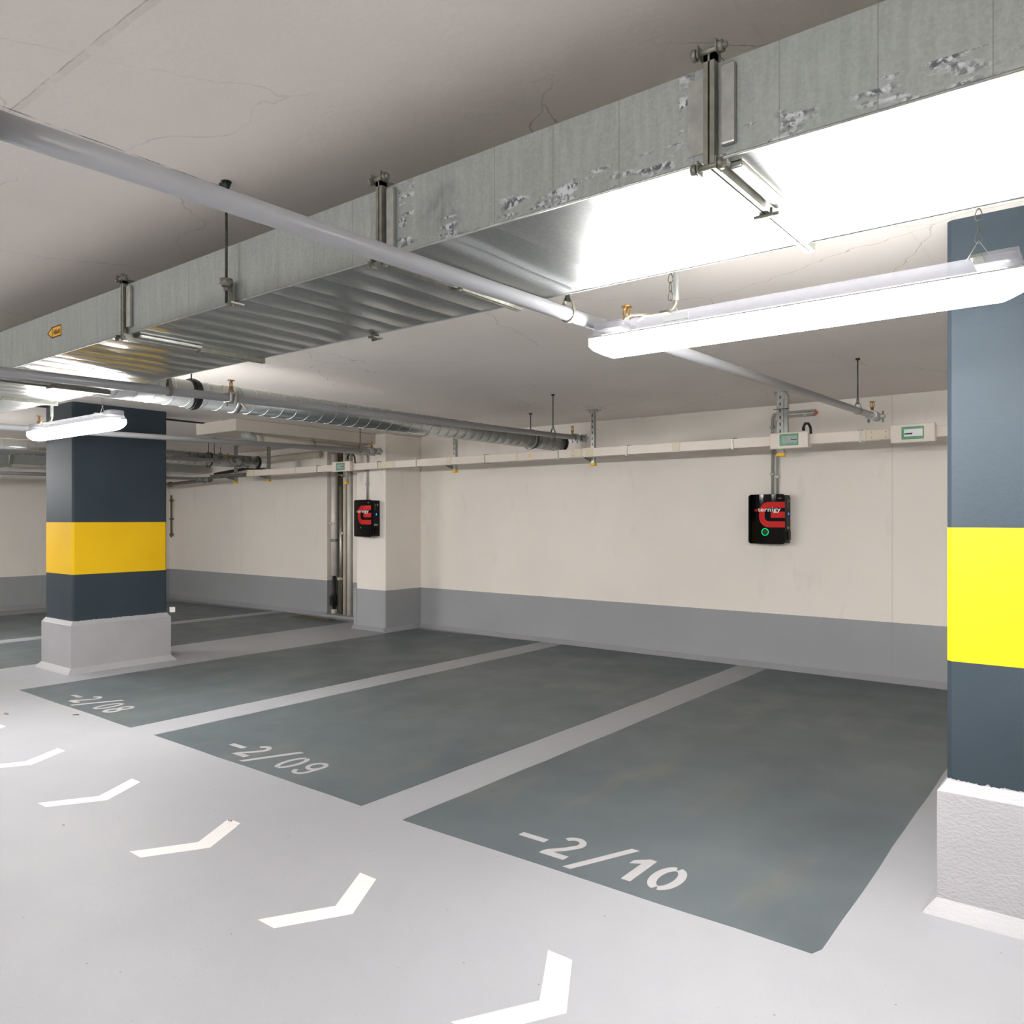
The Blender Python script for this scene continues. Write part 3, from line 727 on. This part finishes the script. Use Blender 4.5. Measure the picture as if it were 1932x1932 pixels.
# struts
def strut(u, label, wide=.04, z0=2.085, az=2.137):
    y = 7.035; x = X_at(u, y - .02)
    t = thing('trunking_support', label, 'support', (x, y, ZC), 'slotted steel supports of the cable trunking')
    w2 = wide / 2
    mb = MB().box(x - w2, x + w2, y - .022, y - .018, z0, ZC).box(x - w2, x - w2 + .004, y - .018, y + .02, z0, ZC).box(x + w2 - .004, x + w2, y - .018, y + .02, z0, ZC)
    part('channel', mb, M['galv'], t)
    sl = MB(); z = z0 + .06
    while z < ZC - .03: sl.box(x - .005, x + .005, y - .0228, y - .0218, z, z + .028); z += .06
    part('slot', sl, M['slot'], t)
    part('head_plate', MB().cbox(x - .06, x + .06, y - .05, y + .06, ZC - .008, ZC, .002).tube([(x - .05, y, ZC - .03), (x - .05, y, ZC)], .008, 6).tube([(x + .05, y, ZC - .03), (x + .05, y, ZC)], .008, 6), M['galv'], t)
    part('end_cap', MB().cbox(x - w2 - .006, x + w2 + .006, y - .028, y + .024, z0 - .030, z0, .003), M['yellow'], t, 'yellow plastic end cap')
    part('arm', MB().prism([(y - .022, az), (y - .14, az), (y - .14, az - .012), (y - .022, az - .037)], 'x', x - w2 - .012, x - w2), M['galv_dull'], t)
    return t, x, y
strut(443, 'slotted steel support with yellow cap, leftmost, over the perforated tray')
strut(505, 'slotted steel support with yellow cap near the left end of the cream trunking')
strut(652, 'slotted steel support with yellow cap holding the left distribution box', z0=2.0, az=2.10)
strut(857, 'slotted steel support with yellow cap behind the near spiral duct')
strut(1118, 'slotted steel support with yellow cap just right of the spiral duct end')
t, x, y = strut(1472, 'wide double steel support with yellow cap above the right charger', .062, z0=2.088, az=2.112)
part('channel', MB().box(x + .034, x + .064, y - .02, y + .02, 2.2, ZC - .03).cbox(x + .031, x + .05, y - .03, y + .03, ZC - .08, ZC - .01, .003), M['galv'], t)
part('strap', MB().box(x - .06, x + .075, y - .026, y - .023, 2.475, 2.481).box(x - .05, x + .08, y - .03, y + .025, 2.25, 2.256), M['dark'], t)

# distribution boxes
def dist_box(x0, x1, z0, z1, win, label, pale, yf=6.865):
    t = thing('distribution_box', label, 'electrical box', ((x0 + x1) / 2, 6.93, z0), 'cream distribution boxes on the trunking')
    part('box_back', MB().cbox(x0 + .012, x1 - .012, yf + .045, TY1 + .012, z0 + .010, z1 - .010, .008), M['cream'], t)
    part('box_lid', MB().cbox(x0, x1, yf, yf + .05, z0, z1, .009), M['cream'], t)
    a, b, c, d = win
    wd = part('window', MB().cbox(a, b, yf - .006, yf + .002, c, d, .002), M['green'], t, 'green tinted inspection window')
    wx, wz = b - a, d - c
    part('breaker_strip', MB().box(a + wx * .12, b - wx * .05, yf - .0072, yf - .0058, c + wz * .22, d - wz * .2), M['white_p'] if pale else M['green2'], wd)
    sw = MB()
    if pale:
        for k in range(4): sw.box(a + wx * (.14 + k * .09), a + wx * (.20 + k * .09), yf - .0085, yf - .007, c + wz * .36, c + wz * (.44 + .02 * (k % 2)))
        sw.box(a + wx * .16, a + wx * .5, yf - .0085, yf - .007, c + wz * .44, c + wz * .5)
    else: sw.box(a + wx * .62, a + wx * .93, yf - .0085, yf - .007, c + wz * .46, c + wz * .53)
    part('breaker_switch', sw, M['rubber'], wd)
    lines = MB()
    for k in range(3): lines.box(a + wx * .02, b - wx * .02, yf - .0078, yf - .0058, c + wz * (.1 if k == 0 else .86 if k == 1 else .14), c + wz * (.12 if k == 0 else .89 if k == 1 else .155))
    part('window_rim', lines, M['green2'], wd)
    return t
yf = 6.865
def XZ(u, v, y):
    x = X_at(u, y); w_ = -math.sin(YAW) * x + math.cos(YAW) * y; return x, 1.5 + (HOR - v) * w_ / F_PX
def box_from(u0, u1, vt, vb, wu0, wu1, wvt, wvb, label, pale):
    x0, z1 = XZ(u0, vt, yf); x1, _ = XZ(u1, vt, yf); _, z0 = XZ(u0, vb, yf)
    a, d = XZ(wu0, wvt, yf); b, _ = XZ(wu1, wvt, yf); _, c = XZ(wu0, wvb, yf)
    return dist_box(x0, x1, z0, z1, (a, b, c, d), label, pale)
tm = box_from(1452, 1524, 818, 848, 1471, 1506, 819.5, 841.5, 'cream distribution box with green window above the right charger', False)
box_from(1680, 1764, 801.5, 836.5, 1701, 1743, 806, 829.5, 'cream distribution box with bright window, next to the right column', True)
box_from(626, 660, 872, 890.5, 634.5, 650, 874, 888, 'small cream distribution box with green label at the left pilaster', False)
_b = sorted([XZ(u, 850, yf)[0] for u in (626, 660, 1452, 1524, 1680, 1764)])
for a, b in ((-10.51, _b[0] + .012), (_b[1] - .012, _b[2] + .012), (_b[3] - .012, _b[4] + .012), (_b[5] - .012, 3.0)):
    part('trunk_body', MB().cbox(a, b, TY0, TY1, TZ0, TZ1, .003), M['cream'], TRUNK)
# cables above the boxes
def hook(u, v, label):
    pts = [XZ(u + a * 1.0, v + b * 1.0, 6.97) for a, b in ((0, 0), (3, -7), (9, -7), (13, 0), (14, 10))]
    pp = []
    for i in range(len(pts) - 1):
        for k in range(4):
            f = k / 4; pp.append((pts[i][0] * (1 - f) + pts[i + 1][0] * f, 6.97, pts[i][1] * (1 - f) + pts[i + 1][1] * f))
    pp.append((pts[-1][0], 6.97, pts[-1][1] - .02))
    tagged('cable_loop', MB().tube(pp, .011, 10).tube([(pp[0][0], 6.97, pp[0][2] - .03), pp[0]], .014, 8), M['dark'], label, 'cable', 'short cable loops on the boxes', pp[-1])
hook(1516, 806, 'short dark cable loop rising from the box above the right charger')
hook(656, 862, 'short dark cable loop rising from the box at the left pilaster')

# perforated tray beyond the trunking
mb = MB().box(-11.53, -10.52, 6.935, 6.938, 2.139, 2.20).box(-11.53, -10.52, 6.935, 7.01, 2.139, 2.142)
t = thing('perforated_cable_tray', 'dark grey perforated steel tray continuing left of the cream trunking', 'cable tray', (-11, 6.96, 2.12))
part('tray', mb, M['galv_dull'], t)
ho = MB(); x = -11.5
while x < -10.55: ho.box(x, x + .022, 6.9335, 6.9345, 2.150, 2.162).box(x + .02, x + .042, 6.9335, 6.9345, 2.174, 2.186); x += .045
part('perforation', ho, M['slot'], t)
tagged('cable_bundle', MB().tube([(-12.3, 7.5, 2.26), (-11.7, 7.5, 2.30), (-11.3, 7.5, 2.33), (-11.15, 7.6, 2.30), (-11.05, 7.88, 2.28)], .028, 10), M['rubber'], 'black wrapped cable bundle above the perforated tray', 'cable', None, (-11.8, 7.5, 2.26))

# conduits up from the chargers
def conduit(pts, label, clips, g='grey conduits feeding the chargers', caps=()):
    t = thing('conduit', label, 'conduit', pts[-1], g)
    part('tube', MB().tube(pts, .0125, 12), M['conduit'], t)
    for c in clips: part('clip', MB().cbox(c[0] - .02, c[0] + .02, c[1] - .018, c[1] + .012, c[2] - .012, c[2] + .012, .003), M['conduit'], t)
    for c in caps: part('sleeve', MB().tube([c[0], c[1]], .0145, 12), M['orange'], t, 'orange sleeve')
yc = YW - .02
conduit([(-2.40, yc, 2.555), (-2.78, yc, 2.555), (-2.812, yc, 2.545), (-2.826, yc, 2.50), (-2.826, yc, 1.73)][::1], 'left grey conduit rising from the right charger to the ceiling', [(-2.826, yc, 2.42), (-2.826, yc, 1.95)])
conduit([(-2.40, yc, 2.515), (-2.745, yc, 2.515), (-2.765, yc, 2.505), (-2.775, yc, 2.47), (-2.775, yc, 1.74)], 'right grey conduit of the pair above the right charger', [(-2.775, yc, 1.92), (-2.50, yc, 2.515)], caps=[((-2.752, yc, 2.512), (-2.775, yc, 2.475)), ((-2.415, yc, 2.515), (-2.385, yc, 2.54))])
yc = 7.20
conduit([(-8.42, yc, 2.47), (-8.17, yc, 2.47), (-8.125, yc, 2.44), (-8.112, yc, 2.40), (-8.112, yc, 1.75)], 'grey conduit rising from the left charger on the pilaster', [(-8.112, yc, 1.97), (-8.112, yc, 2.15)], caps=[((-8.17, yc, 2.47), (-8.14, yc, 2.455))])

# ------------------------------------------------------------ chargers
def charger(x0, yw, zb, label, lit):
    W, H, D = .382, .492, .155
    t = thing('wall_charger', label, 'charger', (x0 + W / 2, yw, zb), 'black wall chargers')
    def yf_(x):
        s = (x - x0) / W; return yw - (D * (.78 + .22 * s) + .028 * 4 * s * (1 - s))
    n = 18; r = .018
    out = MB(); vs = []; fs = []
    xs = [x0 + W * i / n for i in range(n + 1)]
    for x in xs:
        e = min(x - x0, x0 + W - x); d = 0 if e >= r else r - math.sqrt(max(0, r * r - (r - e) ** 2))
        vs += [(x, yf_(x), zb + d), (x, yf_(x), zb + H - d), (x, yf_(x) + .022, zb + H - d), (x, yf_(x) + .022, zb + d)]
    for i in range(n):
        a, b = i * 4, i * 4 + 4
        fs += [(a, a + 1, b + 1, b), (a + 1, a + 2, b + 2, b + 1), (a + 2, a + 3, b + 3, b + 2), (a + 3, a, b, b + 3)]
    fs += [(0, 1, 2, 3), (n * 4, n * 4 + 3, n * 4 + 2, n * 4 + 1)]
    fc = part('front_cover', out.add(vs, fs), M['black'], t, bevel=.003)
    bp = [(x0 + .004, yw), (x0 + W - .004, yw), (x0 + W - .004, yf_(x0 + W) + .024)] + [(x, yf_(x) + .023) for x in xs[::-1][1:-1]] + [(x0 + .004, yf_(x0) + .024)]
    part('body', MB().prism(bp, 'z', zb + .008, zb + H - .008), M['black_m'], t, bevel=.004)
    S = lambda a, b: (x0 + (a - 430) / 910 * W, zb + (1620 - b) / 1200 * H)
    def onf(x, z, d): return (x, yf_(x) + d, z)
    # emblem
    th = 145 / 1200 * H
    top = [S(1338 - i * 55, 680) for i in range(7)]
    tl = [S(968 - 172 * math.sin(math.radians(a)), 862 - 182 * math.cos(math.radians(a))) for a in range(8, 91, 9)]
    bl = [S(968 - 172 * math.cos(math.radians(a)), 950 + 195 * math.sin(math.radians(a))) for a in range(4, 88, 9)]
    bot = [S(1005 + i * 55.5, 1146) for i in range(7)]
    em = MB().ribbon(top + tl + bl + bot, th, -.0012, 0, False, lambda a, b, c: onf(a, b, c))
    em.ribbon([S(1020 + i * 53, 915) for i in range(7)], th, -.0012, 0, False, lambda a, b, c: onf(a, b, c))
    part('emblem', em, M['red'], t, 'red angular emblem')
    vs, fs = text_mesh('eternigy', .06, .0009, 1.06)
    wx = max(v.x for v in vs); xa, xb = S(605, 0)[0], S(1250, 0)[0]; zb0 = S(0, 836)[1]
    k = (xb - xa) / wx; kz = .0327 / .033
    cut = min(v.x for v in vs if v.x > 0) 
    # split off the first letter (red) from the rest (white)
    bm = bmesh.new(); me = bpy.data.meshes.new('tmp'); me.from_pydata([v[:] for v in vs], [], fs); bm.from_mesh(me); bm.verts.ensure_lookup_table()
    seen = {}; comp = []
    for v in bm.verts:
        if v.index in seen: continue
        stack = [v]; ids = []
        while stack:
            q = stack.pop()
            if q.index in seen: continue
            seen[q.index] = len(comp); ids.append(q.index)
            for e in q.link_edges: stack.append(e.other_vert(q))
        comp.append(ids)
    cxs = [sum(vs[i].x for i in ids) / len(ids) for ids in comp]; first = cxs.index(min(cxs)); bm.free(); bpy.data.meshes.remove(me)
    for red in (True, False):
        sel = [f for f in fs if (seen[f[0]] == first) == red]
        part('lettering', MB().add([onf(xa + v.x * k, zb0 + v.y * kz, -.0032) for v in vs], sel), M['red'] if red else M['white_p'], t, 'red first letter of the lettering' if red else 'white lettering')
    cx, cz = S(880, 1330)
    if lit:
        ring = [(cx + .0335 * math.cos(2 * PI * i / 32), cz + .0335 * math.sin(2 * PI * i / 32)) for i in range(32)]
        part('status_ring', MB().ribbon(ring, .0065, -.004, 0, True, lambda a, b, c: onf(a, b, c)), M['led_g'], t, 'glowing green ring')
        part('lock', MB().tube([onf(cx, cz, -.003), onf(cx, cz, .002)], .026, 18), M['black_m'], t)
    else:
        part('lock', MB().tube([onf(cx, cz, -.003), onf(cx, cz, .002)], .007, 12), M['conduit'], t)
    part('front_mark', MB().tube([onf(*S(835, 545), -.001), onf(*S(835, 545), .001)], .009, 12), M['black_m'], t)
    part('type_mark', MB().box(S(1185, 0)[0], S(1260, 0)[0], yf_(S(1220, 0)[0]) - .0012, yf_(S(1220, 0)[0]) + .001, S(0, 525)[1], S(0, 512)[1]), M['conduit'], t)
    # side face towards the camera
    xs_ = x0 + W - .002; ya, yb = yf_(x0 + W) + .03, yw - .01
    sp = part('side_panel', MB().cbox(xs_, xs_ + .006, ya, yb, zb + .03, zb + H - .03, .002), M['black_m'], t)
    ym = (ya + yb) / 2
    part('blue_light', MB().cbox(xs_ + .005, xs_ + .008, ym - .008, ym + .008, zb + .285, zb + .31, .001), M['led_b'], sp)
    part('socket', MB().cbox(xs_ + .004, xs_ + .018, ym - .035, ym + .038, zb + .04, zb + .13, .004), M['black'], sp)
    ic = MB().tube([(xs_ + .005, ym + .02, zb + .425), (xs_ + .0072, ym + .02, zb + .425)], .011, 12)
    for q in (.425, .405, .37): ic.box(xs_ + .005, xs_ + .0072, ym - .03, ym - .012, zb + q - .003, zb + q + .003)
    for q in range(3): ic.box(xs_ + .005, xs_ + .0072, ym - .035 + q * .022, ym - .02 + q * .022, zb + .15, zb + .172)
    part('icons', ic, M['conduit'], sp)
    return t
charger(-3.035, YW, 1.252, 'black wall charger with red emblem and lit green ring on the back wall', True)
charger(-8.265, 7.22, 1.262, 'black wall charger with red emblem mounted on the left pilaster, no ring lit', False)

# ------------------------------------------------------------ lamps
LY = 2.41; LX = -.853; HL = .655
def lamp(lx, ly, label, c2=.538):
    t = thing('batten_lamp', label, 'lamp', (lx, ly, ZC), 'hanging batten lamps')
    def loft(secs, caps=True):
        n = len(secs[0]); vs = [p for s_ in secs for p in s_]; fs = []
        for i in range(len(secs) - 1):
            for k in range(n): fs.append((i * n + k, i * n + (k + 1) % n, (i + 1) * n + (k + 1) % n, (i + 1) * n + k))
        fs += [tuple(range(n))[::-1], tuple((len(secs) - 1) * n + k for k in range(n))]
        return MB().add(vs, fs)
    def rect(hx, hy, z, r):
        out = []
        for sx, sy, a0 in ((1, 1, 0), (-1, 1, 90), (-1, -1, 180), (1, -1, 270)):
            for k in range(5):
                a = math.radians(a0 + 90 * k / 4); out.append((lx + sx * (hx - r) + r * math.cos(a), ly + sy * (hy - r) + r * math.sin(a), z))
        return out
    zt = 2.132
    part('diffuser', loft([rect(HL, .052, zt, .02), rect(HL, .054, zt - .022, .02), rect(HL - .015, .050, zt - .038, .02), rect(HL - .05, .036, zt - .056, .015), rect(HL - .06, .030, zt - .060, .01)]), M['glow'], t, 'glowing white diffuser')
    part('seal', loft([rect(HL + .002, .055, zt + .001, .02), rect(HL + .002, .055, zt + .006, .02)]), M['conduit'], t)
    part('housing', loft([rect(HL, .053, zt + .007, .02), rect(HL - .012, .048, zt + .02, .02), rect(HL - .022, .042, zt + .048, .018), rect(HL - .026, .034, zt + .052, .015)]), M['housing'], t, 'clear ribbed housing')
    part('upward_glow_plate', MB().box(lx - HL + .05, lx + HL - .05, ly - .034, ly + .034, zt + .012, zt + .0135), M['tray'], t)  # added glowing plate hidden above the seal, brightens the ceiling
    for s in (-1, 1):
        part('end_block', MB().cbox(lx + s * (HL - .125), lx + s * (HL - .022), ly - .044, ly + .044, zt + .03, zt + .061, .006), M['housing'], t)
    part('type_plate', MB().box(lx - .36, lx - .27, ly - .0485, ly - .0475, zt + .016, zt + .040), M['white_p'], t, 'small white type plate')
    for k, cx in enumerate((lx - .358, lx + c2)):
        cl = part('suspension_clip', MB().cbox(cx - .014, cx + .014, ly - .052, ly + .052, zt + .048, zt + .056, .002), M['galv_dull'], t)
        part('clip_wire', MB().tube([(cx - .03, ly, zt + .055), (cx, ly, zt + .105), (cx + .03, ly, zt + .055)], .0014, 6), M['galv'], cl)
        ch = MB(); z = zt + .098; q = 0
        while z < ZC - .005:
            L = .034; a = .0068; pts = []
            for i in range(17):
                th = 2 * PI * i / 16; dx = a * math.cos(th) * (1.15 - .5 * math.sin(th)); dz = (L / 2) * math.sin(th) + L / 2
                pts.append((cx + dx, ly, z + dz) if q % 2 == 0 else (cx, ly + dx, z + dz))
            ch.tube(pts, .0013, 5, caps=False); z += L - .004; q += 1
        part('chain', ch, M['galv_dull'], t)
    # feed conduit and cable
    cx = lx - .338
    part('feed_conduit', MB().tube([(cx, ly, ZC), (cx, ly, 2.228)], .0105, 12).tube([(cx, ly, 2.33), (cx, ly, 2.336)], .0125, 12), M['conduit'], t)
    cab = MB().tube([(cx, ly, 2.24), (cx, ly, 2.218), (cx - .012, ly, 2.202), (cx - .035, ly, 2.194), (cx - .09, ly, 2.192), (cx - .13, ly, 2.202), (cx - .165, ly, 2.206), (cx - .19, ly, 2.20), (cx - .205, ly, 2.182)], .0045, 8)
    cab.tube([(cx - .006, ly + .006, 2.24), (cx - .006, ly + .006, 2.215), (cx - .03, ly + .006, 2.198), (cx - .08, ly + .006, 2.194), (cx - .12, ly + .006, 2.196), (cx - .145, ly, 2.182)], .004, 8)
    part('feed_cable', cab, M['cable'], t, 'beige cable')
    return t
L0 = lamp(LX, LY, 'long glowing batten lamp hanging in front of the right column')
lamp(-5.70, LY, 'glowing batten lamp hanging in front of the left column', .43)
for i, (x, y) in enumerate(((3.98, LY), (-10.53, LY), (-.853, -2.2), (-5.69, -2.2), (-10.53, -2.2), (3.98, -2.2))):
    dup(L0, (x, y, ZC), ['batten lamp beyond the right column', 'batten lamp hanging over the lane left of the left column', 'batten lamp over the opposite side of the lane, right', 'batten lamp over the opposite side of the lane, middle', 'batten lamp over the opposite side of the lane, far left', 'batten lamp over the opposite side of the lane, far right'][i])

# ------------------------------------------------------------ small things
g = MB(); 
for i in range(9): g.box(-10.08 + i * .09, -10.08 + i * .09 + .03, 7.40, 7.62, .0012, .010)
g.box(-10.1, -9.30, 7.39, 7.405, .0012, .011).box(-10.1, -9.30, 7.615, 7.63, .0012, .011).box(-10.1, -9.30, 7.50, 7.512, .0012, .011)
t = thing('floor_drain', 'rusty floor drain grate in front of the pipe niche', 'drain', (-9.7, 7.5, 0))
part('grate', g, M['grate'], t); part('pit', MB().box(-10.1, -9.30, 7.39, 7.63, .0012, .003), M['slot'], t)
tagged('wall_box', MB().cbox(-8.068, -8.03, 4.385, 4.43, .505, .56, .003), M['white_p'], 'tiny white box on the rear plinth corner of the left column', 'box', None, (-8.05, 4.40, .505))
# fallen leaves
def leaf(x, y, s, a, label):
    pts = []
    for i in range(10):
        th = 2 * PI * i / 10; rx = s * math.cos(th); ry = s * .35 * math.sin(th)
        pts.append((x + rx * math.cos(a) - ry * math.sin(a), y + rx * math.sin(a) + ry * math.cos(a)))
    vs = [(p[0], p[1], .0022 + .004 * abs(math.sin(i))) for i, p in enumerate(pts)] + [(x, y, .0022)]
    tagged('dry_leaf', MB().add(vs, [(i, (i + 1) % 10, 10) for i in range(10)]), M['leaf'], label, 'leaf', 'dry leaves on the floor', (x, y, .001))
def FL(u, v):
    w_ = F_PX * 1.5 / (v - HOR); k = (2131 - u) * math.cos(YAW) / F_PX; x = -k * w_; y = (w_ + math.sin(YAW) * x) / math.cos(YAW); return x, y
for u, v, s, a, l in ((143, 1349, .028, .7, 'small curled brown leaf just below the -2/08 number'), (12, 1347, .03, .1, 'flat brown leaf near the left photo edge'), (137, 1314.5, .02, .5, 'tiny brown leaf on the dash of -2/08'), (66, 1145.5, .05, .2, 'brown leaf by the far wall left of the left column'),
                      (120, 1558, .008, .3, 'tiny brown leaf crumb below the scuffed chevron'), (14, 1218, .03, .0, 'orange brown leaf in the far left bay'), (434, 1550, .012, .4, 'tiny brown patch on the torn chevron tip')):
    x, y = FL(u, v); leaf(x, y, s, a, l)
